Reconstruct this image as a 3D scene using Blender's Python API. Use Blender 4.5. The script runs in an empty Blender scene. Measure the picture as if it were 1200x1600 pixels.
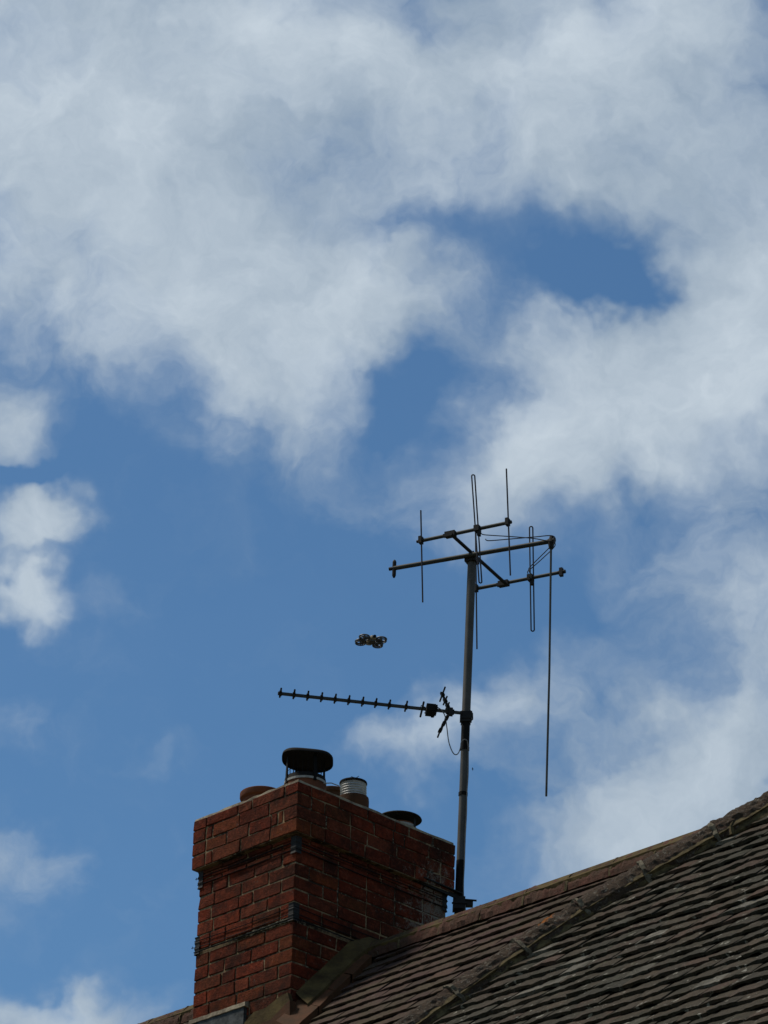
import bpy, math, random
from mathutils import Vector, Matrix, noise
random.seed(7)
sc = bpy.context.scene
col = sc.collection
rad = math.radians

# ------------------------------------------------------------------ camera
ZB = 9.0                                   # height of the chimney cap's underside above the ground
FOC = 5546.0                               # focal length in pixels of the 1200 px wide photograph
PITCH, ROLL = rad(28.1), rad(1.53)
CAM = Vector((.42, -17.51, ZB-7.39))
AZ = rad(46)
F = Vector((0, math.cos(PITCH), math.sin(PITCH)))
U0 = Vector((0, -math.sin(PITCH), math.cos(PITCH)))
R0 = Vector((1, 0, 0))
RV = R0*math.cos(ROLL)+U0*math.sin(ROLL)
UV = U0*math.cos(ROLL)-R0*math.sin(ROLL)
cam = bpy.data.cameras.new('camera'); co = bpy.data.objects.new('camera', cam); col.objects.link(co)
M = Matrix.Identity(4)
for i in range(3):
    M[i][0] = RV[i]; M[i][1] = UV[i]; M[i][2] = -F[i]; M[i][3] = CAM[i]
co.matrix_world = M
cam.sensor_fit = 'VERTICAL'; cam.sensor_height = 24.0; cam.lens = 24.0*FOC/1600.0
cam.clip_start = .1; cam.clip_end = 5000
sc.camera = co

# ------------------------------------------------------------------ sky, sun, exposure
sc.view_settings.view_transform = 'Standard'; sc.view_settings.look = 'None'
sc.view_settings.exposure = 0; sc.view_settings.gamma = 1; sc.view_settings.use_curve_mapping = False
SUN_EL, SUN_AZ = rad(58), rad(-77)        # azimuth clockwise from +Y
SKY_STRENGTH = .1
world = bpy.data.worlds.new('World'); sc.world = world; world.use_nodes = True
wn, wl = world.node_tree.nodes, world.node_tree.links
wn.clear()
def N(t, nodes=None, **kw):
    n = (nodes or wn).new(t)
    for k, v in kw.items(): setattr(n, k, v)
    return n
def mth(op, a, b=None, c=None, clamp=False):
    n = wn.new('ShaderNodeMath'); n.operation = op; n.use_clamp = clamp
    for i, v in enumerate((a, b, c)):
        if v is None: continue
        if isinstance(v, (int, float)): n.inputs[i].default_value = v
        else: wl.new(v, n.inputs[i])
    return n.outputs[0]
out = N('ShaderNodeOutputWorld'); bg = N('ShaderNodeBackground'); wl.new(bg.outputs[0], out.inputs[0])
bg.inputs[1].default_value = SKY_STRENGTH
sky = N('ShaderNodeTexSky', sky_type='NISHITA'); sky.sun_disc = False
sky.sun_elevation = SUN_EL; sky.sun_rotation = SUN_AZ % (2*math.pi)
sky.air_density = 1.0; sky.dust_density = .4; sky.ozone_density = 1.3
tc = N('ShaderNodeTexCoord')
# clouds live on the sphere of directions; coordinates are direction components along a fixed world triple
def dot(v):
    n = wn.new('ShaderNodeVectorMath'); n.operation = 'DOT_PRODUCT'
    wl.new(tc.outputs['Generated'], n.inputs[0]); n.inputs[1].default_value = v*5.546
    return n.outputs['Value']
cx = N('ShaderNodeCombineXYZ')
wl.new(dot(RV), cx.inputs[0]); wl.new(dot(-UV), cx.inputs[1]); wl.new(dot(F), cx.inputs[2])
base = cx.outputs[0]
def nz(scale, detail, rough, vec=None, dist=0.0):
    n = wn.new('ShaderNodeTexNoise'); n.inputs['Scale'].default_value = scale
    n.inputs['Detail'].default_value = detail; n.inputs['Roughness'].default_value = rough
    n.inputs['Distortion'].default_value = dist
    wl.new(vec or base, n.inputs['Vector']); return n
def warp(scale, amt, detail=4, rough=.6):
    w = nz(scale, detail, rough)
    s = N('ShaderNodeVectorMath', operation='SUBTRACT'); wl.new(w.outputs['Color'], s.inputs[0]); s.inputs[1].default_value = (.5, .5, .5)
    m = N('ShaderNodeVectorMath', operation='SCALE'); wl.new(s.outputs[0], m.inputs[0]); m.inputs['Scale'].default_value = amt
    return m.outputs[0]
ad = N('ShaderNodeVectorMath', operation='ADD'); wl.new(base, ad.inputs[0]); wl.new(warp(5.0, .22), ad.inputs[1])
ad2 = N('ShaderNodeVectorMath', operation='ADD'); wl.new(ad.outputs[0], ad2.inputs[0]); wl.new(warp(15.0, .05, 4, .55), ad2.inputs[1])
wpos = ad2.outputs[0]
def blobs(lst):
    acc = None
    for (x, y, rx, ry, rot, w) in lst:
        m = wn.new('ShaderNodeMapping'); m.vector_type = 'TEXTURE'
        m.inputs['Location'].default_value = ((x-600)/1000, (y-800)/1000, 5.52)
        m.inputs['Rotation'].default_value = (0, 0, rad(rot))
        m.inputs['Scale'].default_value = (rx/1000, ry/1000, 1.5)
        wl.new(wpos, m.inputs['Vector'])
        l = wn.new('ShaderNodeVectorMath'); l.operation = 'LENGTH'; wl.new(m.outputs[0], l.inputs[0])
        r = wn.new('ShaderNodeMapRange'); r.interpolation_type = 'SMOOTHSTEP'
        wl.new(l.outputs['Value'], r.inputs['Value'])
        r.inputs['From Min'].default_value = .05; r.inputs['From Max'].default_value = 1.08
        r.inputs['To Min'].default_value = w; r.inputs['To Max'].default_value = 0
        acc = r.outputs[0] if acc is None else mth('ADD', acc, r.outputs[0])
    return acc
CLOUDS = [
 (200, 60, 640, 290, 0, .95), (130, 330, 520, 270, 12, .95), (700, 130, 460, 250, 5, .7), (1060, 120, 400, 330, 0, .8),
 (430, 400, 330, 200, 30, .6), (590, 480, 200, 130, -14, .55), (240, 560, 300, 140, 18, .45), (0, 480, 220, 130, 0, .3), (380, 500, 240, 120, 20, .3),
 (1170, 400, 230, 280, 0, .6), (470, 670, 190, 150, 30, .58), (400, 600, 180, 120, 20, .3), (960, 270, 200, 110, 10, .35), (640, 290, 220, 90, -5, .25),
 (1010, 590, 380, 200, -20, .72), (1170, 600, 260, 300, 0, .5), (780, 745, 300, 150, -12, .72), (860, 540, 190, 120, 0, .45), (940, 690, 260, 140, -10, .4),
 (15, 655, 125, 105, 20, .8), (55, 815, 130, 72, -5, 1.2), (20, 905, 110, 80, 25, .9), (165, 930, 70, 50, 0, .2),
 (1110, 890, 240, 150, 10, .42), (1200, 1010, 190, 170, 20, .5), (900, 1060, 260, 110, -15, .34), (1080, 1120, 160, 90, 0, .05),
 (620, 1165, 190, 95, 0, .55), (760, 1150, 230, 110, 0, .32),
 (970, 1290, 270, 190, -15, .85), (1150, 1150, 220, 180, -20, .7), (1060, 1210, 260, 150, -30, .35),
 (245, 1178, 80, 30, 5, .18), (35, 1155, 110, 60, 15, .20), (20, 1345, 170, 70, 8, .42), (0, 1425, 110, 50, 0, .15),
 (140, 1600, 210, 85, -6, .85), (20, 1595, 150, 65, 0, .5),
 # gaps
 (1010, 490, 110, 60, 50, -.3), (740, 340, 160, 50, 0, -.08), (780, 400, 420, 170, 10, .19), (590, 590, 170, 150, 20, .16), (30, 735, 120, 28, 0, -.5), (30, 872, 100, 22, -10, -.35), (580, 600, 160, 160, 0, .10), (840, 385, 240, 70, 8, -.22), (940, 430, 150, 65, 10, -.30), (690, 50, 190, 60, 15, -.25),
 (480, 30, 80, 80, 0, -.15), (260, 295, 130, 35, 0, -.22), (620, 620, 90, 130, 25, -.22), (960, 450, 150, 60, 10, -.3), (975, 225, 120, 60, 25, -.28), (860, 330, 120, 50, 30, -.12),
]
D = blobs(CLOUDS)
# large-scale field for all the sky beyond the blobs
far = wn.new('ShaderNodeMapRange'); far.interpolation_type = 'SMOOTHSTEP'
ln = N('ShaderNodeVectorMath', operation='DISTANCE'); wl.new(base, ln.inputs[0]); ln.inputs[1].default_value = (0, 0, 5.5)
wl.new(ln.outputs['Value'], far.inputs['Value']); far.inputs['From Min'].default_value = .95; far.inputs['From Max'].default_value = 1.5
bign = nz(1.1, 6, .55)
bigd = mth('MULTIPLY', mth('SUBTRACT', bign.outputs['Fac'], .42), 4.0)
bigd = mth('MULTIPLY', bigd, far.outputs[0])
D = mth('ADD', D, bigd)
n1 = nz(5.5, 9, .56, wpos, .4)
n2 = nz(2.6, 3, .5, wpos)
det = mth('MULTIPLY', mth('SUBTRACT', n1.outputs['Fac'], .5), 1.35)
det2 = mth('MULTIPLY', mth('SUBTRACT', n2.outputs['Fac'], .5), .35)
# detail acts only where some cloud is about
gate = mth('MULTIPLY', mth('ADD', D, .22), 2.2, clamp=True)
Dn = mth('ADD', D, mth('MULTIPLY', mth('ADD', det, det2), gate))
al = wn.new('ShaderNodeValToRGB'); wl.new(Dn, al.inputs[0])
cr = al.color_ramp
cr.interpolation = 'B_SPLINE'
cr.elements[0].position = .0; cr.elements[0].color = (0, 0, 0, 1)
cr.elements[1].position = 1.0; cr.elements[1].color = (.97, .97, .97, 1)
for p_, v in ((.22, .14), (.45, .42), (.7, .78)):
    e = cr.elements.new(p_); e.color = (v, v, v, 1)
# cloud brightness: thick sunlit parts whiter, others bluish grey
n3 = nz(3.6, 9, .60, wpos, .4)
br = wn.new('ShaderNodeMapRange'); wl.new(mth('ADD', mth('MULTIPLY', n3.outputs['Fac'], 1.3), mth('MULTIPLY', D, .18)), br.inputs['Value'])
br.inputs['From Min'].default_value = .50; br.inputs['From Max'].default_value = 1.10
cc = N('ShaderNodeMix', data_type='RGBA'); wl.new(br.outputs[0], cc.inputs[0])
k = 1/SKY_STRENGTH
cc.inputs[6].default_value = (.31*k, .395*k, .49*k, 1); cc.inputs[7].default_value = (.60*k, .68*k, .75*k, 1)
tint = N('ShaderNodeMix', data_type='RGBA', blend_type='MULTIPLY'); tint.inputs[0].default_value = 1
wl.new(sky.outputs[0], tint.inputs[6]); tint.inputs[7].default_value = (.51, .78, .93, 1)
mx = N('ShaderNodeMix', data_type='RGBA'); wl.new(al.outputs[0], mx.inputs[0]); wl.new(tint.outputs[2], mx.inputs[6]); wl.new(cc.outputs[2], mx.inputs[7])
wl.new(mx.outputs[2], bg.inputs[0])

sl = bpy.data.lights.new('sun', 'SUN'); sl.energy = 4.0; sl.angle = rad(10); sl.color = (1, .92, .80)
so = bpy.data.objects.new('sun', sl); col.objects.link(so)
sd = Vector((math.sin(SUN_AZ)*math.cos(SUN_EL), math.cos(SUN_AZ)*math.cos(SUN_EL), math.sin(SUN_EL)))
so.rotation_euler = sd.to_track_quat('Z', 'Y').to_euler(); so.location = (0, 0, 40)

# ------------------------------------------------------------------ materials
def mat(name, build):
    m = bpy.data.materials.new(name); m.use_nodes = True
    nt = m.node_tree; b = nt.nodes['Principled BSDF']
    b.inputs['Specular IOR Level'].default_value = .12
    build(nt, b); return m
class G:
    def __init__(s, nt): s.nt = nt; s.n = nt.nodes; s.l = nt.links; s._p = None
    def pos(s):
        if s._p is None: s._p = s.n.new('ShaderNodeNewGeometry').outputs['Position']
        return s._p
    def noise(s, sc_, det=4, ro=.6, vec=None, dist=0):
        n = s.n.new('ShaderNodeTexNoise'); n.inputs['Scale'].default_value = sc_; n.inputs['Detail'].default_value = det
        n.inputs['Roughness'].default_value = ro; n.inputs['Distortion'].default_value = dist
        s.l.new(vec or s.pos(), n.inputs['Vector']); return n.outputs['Fac']
    def ramp(s, fac, stops, interp='LINEAR'):
        r = s.n.new('ShaderNodeValToRGB'); r.color_ramp.interpolation = interp
        e = r.color_ramp.elements
        while len(e) < len(stops): e.new(.5)
        for i, (p_, c) in enumerate(stops):
            e[i].position = p_; e[i].color = (c, c, c, 1) if isinstance(c, (int, float)) else (*c, 1)
        s.l.new(fac, r.inputs[0]); return r.outputs[0]
    def mix(s, fac, a, b, mode='MIX'):
        m = s.n.new('ShaderNodeMix'); m.data_type = 'RGBA'; m.blend_type = mode
        for i, v in ((0, fac), (6, a), (7, b)):
            if isinstance(v, (int, float)): m.inputs[i].default_value = v
            elif isinstance(v, tuple): m.inputs[i].default_value = (*v, 1)
            else: s.l.new(v, m.inputs[i])
        return m.outputs[2]
    def math(s, op, a, b=0, clamp=False):
        m = s.n.new('ShaderNodeMath'); m.operation = op; m.use_clamp = clamp
        for i, v in ((0, a), (1, b)):
            if isinstance(v, (int, float)): m.inputs[i].default_value = v
            else: s.l.new(v, m.inputs[i])
        return m.outputs[0]
    def rnd(s): return s.n.new('ShaderNodeObjectInfo').outputs['Random']
    def near(s, p_, r0, r1):
        d = s.n.new('ShaderNodeVectorMath'); d.operation = 'DISTANCE'; s.l.new(s.pos(), d.inputs[0]); d.inputs[1].default_value = p_
        m = s.n.new('ShaderNodeMapRange'); s.l.new(d.outputs['Value'], m.inputs['Value'])
        m.inputs['From Min'].default_value = r0; m.inputs['From Max'].default_value = r1
        m.inputs['To Min'].default_value = 1; m.inputs['To Max'].default_value = 0
        return m.outputs[0]
    def bump(s, b, h, strength=.5, dist=.004):
        n = s.n.new('ShaderNodeBump'); n.inputs['Strength'].default_value = strength; n.inputs['Distance'].default_value = dist
        s.l.new(h, n.inputs['Height']); s.l.new(n.outputs[0], b.inputs['Normal'])
    def col(s, b, c): s.l.new(c, b.inputs['Base Color'])

HR = Matrix.Rotation(-AZ, 4, 'Z')
def W(l, r, z):            # chimney frame (l along left face, r along right face) to world
    return HR @ Vector((-l, r, z+ZB))

def m_brick(nt, b):
    g = G(nt); b.inputs['Roughness'].default_value = .92; b.inputs['Specular IOR Level'].default_value = .05
    c = g.ramp(g.rnd(), [(0, (.075, .014, .006)), (.16, (.15, .024, .009)), (.32, (.095, .015, .006)), (.46, (.19, .037, .014)), (.58, (.045, .012, .007)), (.70, (.15, .036, .011)), (.84, (.085, .028, .011)), (.93, (.17, .040, .018)), (1, (.030, .014, .008))])
    c = g.mix(g.ramp(g.noise(16, 5, .7), [(.38, 0.0), (.62, .75)]), c, (.050, .013, .007))
    c = g.mix(g.ramp(g.noise(38, 5, .75, dist=.8), [(.50, 0.0), (.66, .65)]), c, (.21, .048, .024))
    c = g.mix(g.ramp(g.noise(95, 4, .75), [(.52, 0.0), (.68, .7)]), c, (.030, .012, .008))
    c = g.mix(g.ramp(g.noise(4.5, 6, .7), [(.47, 0.0), (.64, .75)]), c, (.018, .009, .006))   # soot
    lm = g.math('MAXIMUM', g.near(W(-.03, 1.10, -.12), .05, .42), g.math('MULTIPLY', g.near(W(-.03, .9, -.30), .05, .30), .7))
    n_ = g.math('ADD', g.math('MULTIPLY', g.noise(60, 7, .85, dist=1.6), .6), g.math('MULTIPLY', g.noise(17, 4, .7), .4))
    c = g.mix(g.ramp(g.math('ADD', g.math('MULTIPLY', lm, .15), g.math('SUBTRACT', n_, .08)), [(.52, 0.0), (.555, .75)]), c, (.17, .15, .12))
    c = g.mix(g.ramp(g.noise(80, 4, .7), [(.70, 0.0), (.75, .5)]), c, (.22, .16, .11))
    g.col(b, c); g.bump(b, g.math('ADD', g.noise(35, 6, .75), g.math('MULTIPLY', g.noise(140, 3, .6), .5)), 1.0, .010)
def m_mortar(dark):
    def f(nt, b):
        g = G(nt); b.inputs['Roughness'].default_value = .95
        a, c_ = ((.20, .135, .072), (.028, .019, .012)) if dark else ((.28, .235, .165), (.15, .12, .085))
        c = g.mix(g.ramp(g.noise(7, 5, .65), [(.44, 0.0), (.56, 1.0)]), a, c_)
        c = g.mix(g.ramp(g.noise(55, 4, .7), [(.55, 0.0), (.68, .8)]), c, (.30, .24, .16) if dark else (.33, .28, .20))
        lm = g.near(W(-.03, 1.08, -.16), .05, .45)
        c = g.mix(g.ramp(g.math('ADD', g.math('MULTIPLY', lm, .32), g.math('SUBTRACT', g.noise(60, 6, .8), .21)), [(.5, 0.0), (.56, .9)]), c, (.19, .175, .145))
        g.col(b, c); g.bump(b, g.noise(70, 5, .7), .8, .006)
    return f
def m_tile(kind):
    def f(nt, b):
        g = G(nt); b.inputs['Roughness'].default_value = .93
        if kind == 'a':
            c = g.ramp(g.rnd(), [(0, (.040, .026, .021)), (.35, (.062, .035, .028)), (.7, (.044, .032, .021)), (1, (.078, .043, .030))])
            c = g.mix(g.ramp(g.noise(6, 5, .6), [(.42, 0.0), (.65, .75)]), c, (.055, .044, .024))
            sp = [(.61, 0.0), (.68, .6)]
        else:
            c = g.ramp(g.rnd(), [(0, (.040, .034, .024)), (.3, (.062, .046, .031)), (.55, (.038, .034, .025)), (.8, (.075, .046, .033)), (.9, (.05, .046, .034)), (.95, (.12, .11, .088)), (1, (.18, .165, .135))])
            c = g.mix(g.ramp(g.noise(8, 5, .65), [(.42, 0.0), (.66, .85)]), c, (.024, .023, .014))
            sp = [(.60, 0.0), (.68, .6)]
        c = g.mix(g.ramp(g.noise(26, 6, .75, dist=.8), sp), c, (.24, .22, .18))
        c = g.mix(g.ramp(g.noise(9, 6, .8, dist=.6), [(.60, 0.0), (.66, .55)]), c, (.075, .085, .045) if kind == 'b' else (.07, .06, .03))
        c = g.mix(g.ramp(g.noise(16, 3, .6, dist=.3), [(.645, 0.0), (.67, .85)]), c, (.24, .225, .185)) if kind == 'b' else c
        c = g.mix(g.ramp(g.noise(110, 3, .7), [(.45, 0.0), (.7, .6)]), c, (.010, .009, .007))
        g.col(b, c); g.bump(b, g.math('ADD', g.noise(45, 5, .7), g.math('MULTIPLY', g.noise(190, 3, .7), .5)), 1.0, .007)
    return f
def m_ridge(nt, b):
    g = G(nt); b.inputs['Roughness'].default_value = .93
    c = g.ramp(g.rnd(), [(0, (.065, .032, .022)), (.5, (.095, .040, .027)), (1, (.055, .034, .024))])
    c = g.mix(g.ramp(g.noise(7, 5, .65), [(.4, 0.0), (.65, .8)]), c, (.045, .034, .021))
    c = g.mix(g.ramp(g.noise(40, 5, .75, dist=1), [(.56, 0.0), (.66, .8)]), c, (.06, .045, .035))
    c = g.mix(g.ramp(g.noise(33, 6, .75, dist=1.), [(.66, 0.0), (.72, .6)]), c, (.38, .35, .29))
    g.col(b, c); g.bump(b, g.noise(50, 6, .75), 1.0, .012)
ORANGE = None
def m_hip(nt, b):
    g = G(nt); b.inputs['Roughness'].default_value = .95
    c = g.ramp(g.noise(10, 5, .65), [(.3, (.045, .032, .024)), (.5, (.085, .058, .038)), (.7, (.07, .038, .029))])
    c = g.mix(g.ramp(g.noise(30, 6, .8, dist=1.2), [(.54, 0.0), (.61, .85)]), c, (.24, .215, .17))
    c = g.mix(g.ramp(g.noise(75, 5, .8), [(.5, 0.0), (.6, .85)]), c, (.045, .038, .03))
    om = g.near(ORANGE, .0, .10)
    c = g.mix(g.ramp(g.math('ADD', om, g.math('SUBTRACT', g.noise(45, 5, .7), .45)), [(.55, 0.0), (.65, .95)]), c, (.33, .11, .02))
    g.col(b, c); g.bump(b, g.math('ADD', g.noise(40, 6, .8), g.noise(110, 4, .8)), 1.0, .02)
def simple(col_, rough=.6, metal=0, var=None, nscale=30, bump=.0, amt=.7, objvar=False):
    def f(nt, b):
        g = G(nt); b.inputs['Roughness'].default_value = rough; b.inputs['Metallic'].default_value = metal
        c2 = var or tuple(v*.55 for v in col_)
        c = g.mix(g.ramp(g.noise(nscale, 5, .65), [(.35, 0.0), (.68, amt)]), col_, c2)
        g.col(b, c)
        if bump: g.bump(b, g.noise(nscale*3, 5, .7), bump, .005)
    return f
# ------------------------------------------------------------------ helpers
def mesh(name, vs, fs, smooth=False):
    m = bpy.data.meshes.new(name); m.from_pydata([tuple(v) for v in vs], [], fs); m.update()
    if smooth:
        for p_ in m.polygons: p_.use_smooth = True
    return m
def link(name, me, material=None, parent=None, **props):
    o = bpy.data.objects.new(name, me); col.objects.link(o)
    if material and me is not None and not me.materials: me.materials.append(material)
    if parent: o.parent = parent
    for k_, v in props.items(): o[k_] = v
    return o
class MB:
    def __init__(s): s.v = []; s.f = []; s.sm = False
    def add(s, vs, fs):
        n = len(s.v); s.v += [tuple(v) for v in vs]; s.f += [tuple(i+n for i in f) for f in fs]
    def box(s, a, b_, jit=0):
        (x0, y0, z0), (x1, y1, z1) = a, b_
        vs = [(x, y, z) for z in (z0, z1) for y in (y0, y1) for x in (x0, x1)]
        if jit: vs = [tuple(c+random.uniform(-jit, jit) for c in v) for v in vs]
        s.add(vs, [(0, 2, 3, 1), (4, 5, 7, 6), (0, 1, 5, 4), (2, 6, 7, 3), (0, 4, 6, 2), (1, 3, 7, 5)])
    def tube(s, pts, r, n=8, cap=True, closed=False):
        pts = [Vector(p_) for p_ in pts]; rs = r if isinstance(r, (list, tuple)) else [r]*len(pts)
        rings = []; prev = None
        for i, p_ in enumerate(pts):
            if closed: t = pts[(i+1) % len(pts)]-pts[i-1]
            else: t = pts[min(i+1, len(pts)-1)]-pts[max(i-1, 0)]
            t.normalize()
            if prev is None:
                a = Vector((0, 0, 1)) if abs(t.z) < .9 else Vector((1, 0, 0))
                x = a.cross(t).normalized()
            else: x = (prev-t*prev.dot(t)).normalized()
            prev = x; y = t.cross(x)
            rings.append([p_+(x*math.cos(2*math.pi*k_/n)+y*math.sin(2*math.pi*k_/n))*rs[i] for k_ in range(n)])
        vs = [v for rg in rings for v in rg]; fs = []
        m = len(rings)
        for i in range(m if closed else m-1):
            j = (i+1) % m
            for k_ in range(n):
                fs.append((i*n+k_, i*n+(k_+1) % n, j*n+(k_+1) % n, j*n+k_))
        if cap and not closed:
            fs.append(tuple(range(n-1, -1, -1))); fs.append(tuple((m-1)*n+k_ for k_ in range(n)))
        s.add(vs, fs)
    def lathe(s, prof, n=32, cen=(0, 0, 0), lean=(0, 0), sup=2.0, rot=0):
        vs = []
        for (r, z) in prof:
            for k_ in range(n):
                a = 2*math.pi*k_/n; c_, s_ = math.cos(a), math.sin(a)
                sp_ = sup if s_ < 0 else 2.0+(sup-2.0)*.15
                rr = r/((abs(c_)**sp_+abs(s_)**sp_)**(1/sp_))
                x, y = rr*c_, rr*s_
                x, y = x*math.cos(rot)-y*math.sin(rot), x*math.sin(rot)+y*math.cos(rot)
                vs.append((cen[0]+x+lean[0]*z, cen[1]+y+lean[1]*z, cen[2]+z+0*x))
        fs = []
        for i in range(len(prof)-1):
            for k_ in range(n): fs.append((i*n+k_, i*n+(k_+1) % n, (i+1)*n+(k_+1) % n, (i+1)*n+k_))
        s.add(vs, fs)
    def obox(s, c_, ax, ay, az_):
        c_, ax, ay, az_ = map(Vector, (c_, ax, ay, az_))
        vs = [c_+ax*i+ay*j+az_*k_ for k_ in (-1, 1) for j in (-1, 1) for i in (-1, 1)]
        s.add(vs, [(0, 2, 3, 1), (4, 5, 7, 6), (0, 1, 5, 4), (2, 6, 7, 3), (0, 4, 6, 2), (1, 3, 7, 5)])
    def out(s, name, material, parent=None, smooth=False, **props):
        me = mesh(name, s.v, s.f, smooth)
        if smooth: me.set_sharp_from_angle(angle=rad(40))
        return link(name, me, material, parent, **props)

uL = HR @ Vector((-1, 0, 0)); uR = HR @ Vector((0, 1, 0))
def ray(x, y): return F+RV*((x-600)/FOC)+UV*((800-y)/FOC)
def hit(x, y, n, P0):
    r = ray(x, y); return CAM+r*(((P0-CAM).dot(n))/r.dot(n))
ZAX, YAX = Vector((0, 0, 1)), Vector((0, 1, 0))
def on_z(x, y, z): return hit(x, y, ZAX, Vector((0, 0, z)))
def on_y(x, y, P0): return hit(x, y, YAX, P0)
def z_for(l, r, ypx):      # height at which the vertical line at (l, r) is seen at image row ypx
    a, b_ = -3.0, 4.0
    for _ in range(50):
        m = (a+b_)/2; p_ = W(l, r, m)-CAM; yy = 800-FOC*p_.dot(UV)/p_.dot(F)
        if yy > ypx: a = m
        else: b_ = m
    return (a+b_)/2

# slope geometry
PR = rad(46); RR, RZ = .57, -.50
cP, sP = math.cos(PR), math.sin(PR)
def SL(l, s, h=0):         # roof slope point in house coordinates: l along ridge, s up the slope from the ridge line, h out of it
    return Vector((-l, RR+s*cP-h*sP, ZB+RZ+s*sP+h*cP))
HIP = [(0.3, -4.3), (-.45, -3.0), (-.95, -2.15), (-1.361, -1.433), (-1.477, -1.227), (-1.606, -1.01), (-1.775, -.735), (-1.93, -.53), (-2.18, -.34), (-2.42, -.165), (-2.611, -.020), (-2.75, .105), (-2.95, .27), (-3.3, .56), (-4.2, 1.3)]
def hip_l(s):
    for (a, b_) in zip(HIP, HIP[1:]):
        if a[1] <= s <= b_[1]: return a[0]+(b_[0]-a[0])*(s-a[1])/(b_[1]-a[1])
    return HIP[0][0] if s < HIP[0][1] else HIP[-1][0]
def hip_pts(step):
    pts = [Vector((a, b_)) for a, b_ in HIP]; out_ = [pts[0].copy()]; 
    for a, b_ in zip(pts, pts[1:]):
        n = max(1, round((b_-a).length/step))
        out_ += [a.lerp(b_, i/n) for i in range(1, n+1)]
    for _ in range(6):
        out_ = [out_[0]]+[(out_[i-1]+out_[i]*2+out_[i+1])/4 for i in range(1, len(out_)-1)]+[out_[-1]]
    return out_
ORANGE = HR @ SL(hip_l(-.70)+.02, -.70, .06)

MBRICK = mat('brick', m_brick); MMORT = mat('mortar_dark', m_mortar(True)); MPALE = mat('mortar_pale', m_mortar(False))
MTA = mat('clay_tile_brown', m_tile('a')); MTB = mat('clay_tile_weathered', m_tile('b'))
MRIDGE = mat('ridge_clay', m_ridge); MHIP = mat('lichen_crust', m_hip)
MJOINT = mat('joint_mortar', simple((.15, .13, .09), .95, var=(.05, .042, .03), nscale=60, bump=1, amt=1))
MBED = mat('bedding_mortar', simple((.115, .088, .042), .95, var=(.022, .017, .010), nscale=30, bump=1, amt=1))
MFIL = mat('fillet_mortar', simple((.085, .060, .022), .95, var=(.034, .022, .010), nscale=11, bump=1, amt=1))
MTERRA = mat('terracotta', simple((.12, .042, .020), .85, var=(.065, .027, .014), nscale=12, bump=.5))
MTERRA2 = mat('terracotta_orange', simple((.075, .030, .013), .85, var=(.028, .020, .010), nscale=14, bump=.6))
MFELT = mat('roof_deck', simple((.035, .03, .025), .95))
MLEAD = mat('lead', simple((.075, .08, .08), .7, var=(.015, .017, .017), nscale=24, bump=.5, amt=1))
MBLACK = mat('black_metal', simple((.005, .005, .005), .8, var=(.009, .008, .007), nscale=40))
MDARK = mat('dark_fitting', simple((.014, .014, .015), .7, var=(.026, .022, .017), nscale=40))
MALU = mat('weathered_aluminium', simple((.085, .08, .074), .65, .2, var=(.055, .05, .042), nscale=9))
MBOOM = mat('weathered_boom', simple((.05, .05, .044), .6, .2, var=(.025, .027, .022), nscale=12))
MROD = mat('dark_rod', simple((.028, .025, .028), .55, .2, var=(.03, .025, .028), nscale=20))
MSTEEL = mat('bright_steel', simple((.30, .29, .26), .5, .2, var=(.15, .14, .12), nscale=25))
MFLEX = mat('liner_steel', simple((.45, .45, .43), .45, .35, var=(.22, .22, .21), nscale=25))
MCABLE = mat('coax_cable', simple((.035, .033, .036), .5))
MGCAB = mat('grey_cable', simple((.16, .15, .14), .6))
MDRONE = mat('drone_shell', simple((.30, .27, .21), .5, var=(.20, .18, .14), nscale=60))
MDRK = mat('drone_guard', simple((.085, .088, .09), .4))

# ------------------------------------------------------------------ ground
gnd = []
n_ = 24
for j in range(n_+1):
    for i in range(n_+1):
        x, y = (i/n_-.5), (j/n_-.5)
        x, y = x*abs(x)*8000, y*abs(y)*8000
        gnd.append((x, y, -.02-.15*noise.noise(Vector((x*.01, y*.01, 0)))*(abs(x)+abs(y) > 60)))
gm = mesh('ground', gnd, [(j*(n_+1)+i, j*(n_+1)+i+1, (j+1)*(n_+1)+i+1, (j+1)*(n_+1)+i) for j in range(n_) for i in range(n_)])
link('ground', gm, mat('ground', simple((.09, .10, .055), .95, var=(.13, .12, .10), nscale=.8)), None, kind='structure')

# ------------------------------------------------------------------ house
house = link('house', None, label='brick house with weathered clay tiled roof and square chimney on its ridge', category='house')
house.rotation_euler = (0, 0, -AZ)
MWALL = mat('house_wall', simple((.22, .07, .045), .92, var=(.16, .06, .04), nscale=6, bump=.5))
# walls stand under the eaves (below the frame)
sE = -4.6; e0 = SL(0, sE); yb = 2*RR-e0.y
w = MB(); t_ = .25
y0, y1, zt = e0.y+.35, yb-.35, e0.z+.30
w.box((-3.2, y0, -.1), (8.0, y0+t_, zt)); w.box((-3.2, y1-t_, -.1), (8.0, y1, zt)); w.box((-3.2, y0+t_, -.1), (-3.2+t_, y1-t_, zt)); w.box((8.0-t_, y0+t_, -.1), (8.0, y1-t_, zt))
w.out('wall', MWALL, house)
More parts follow.
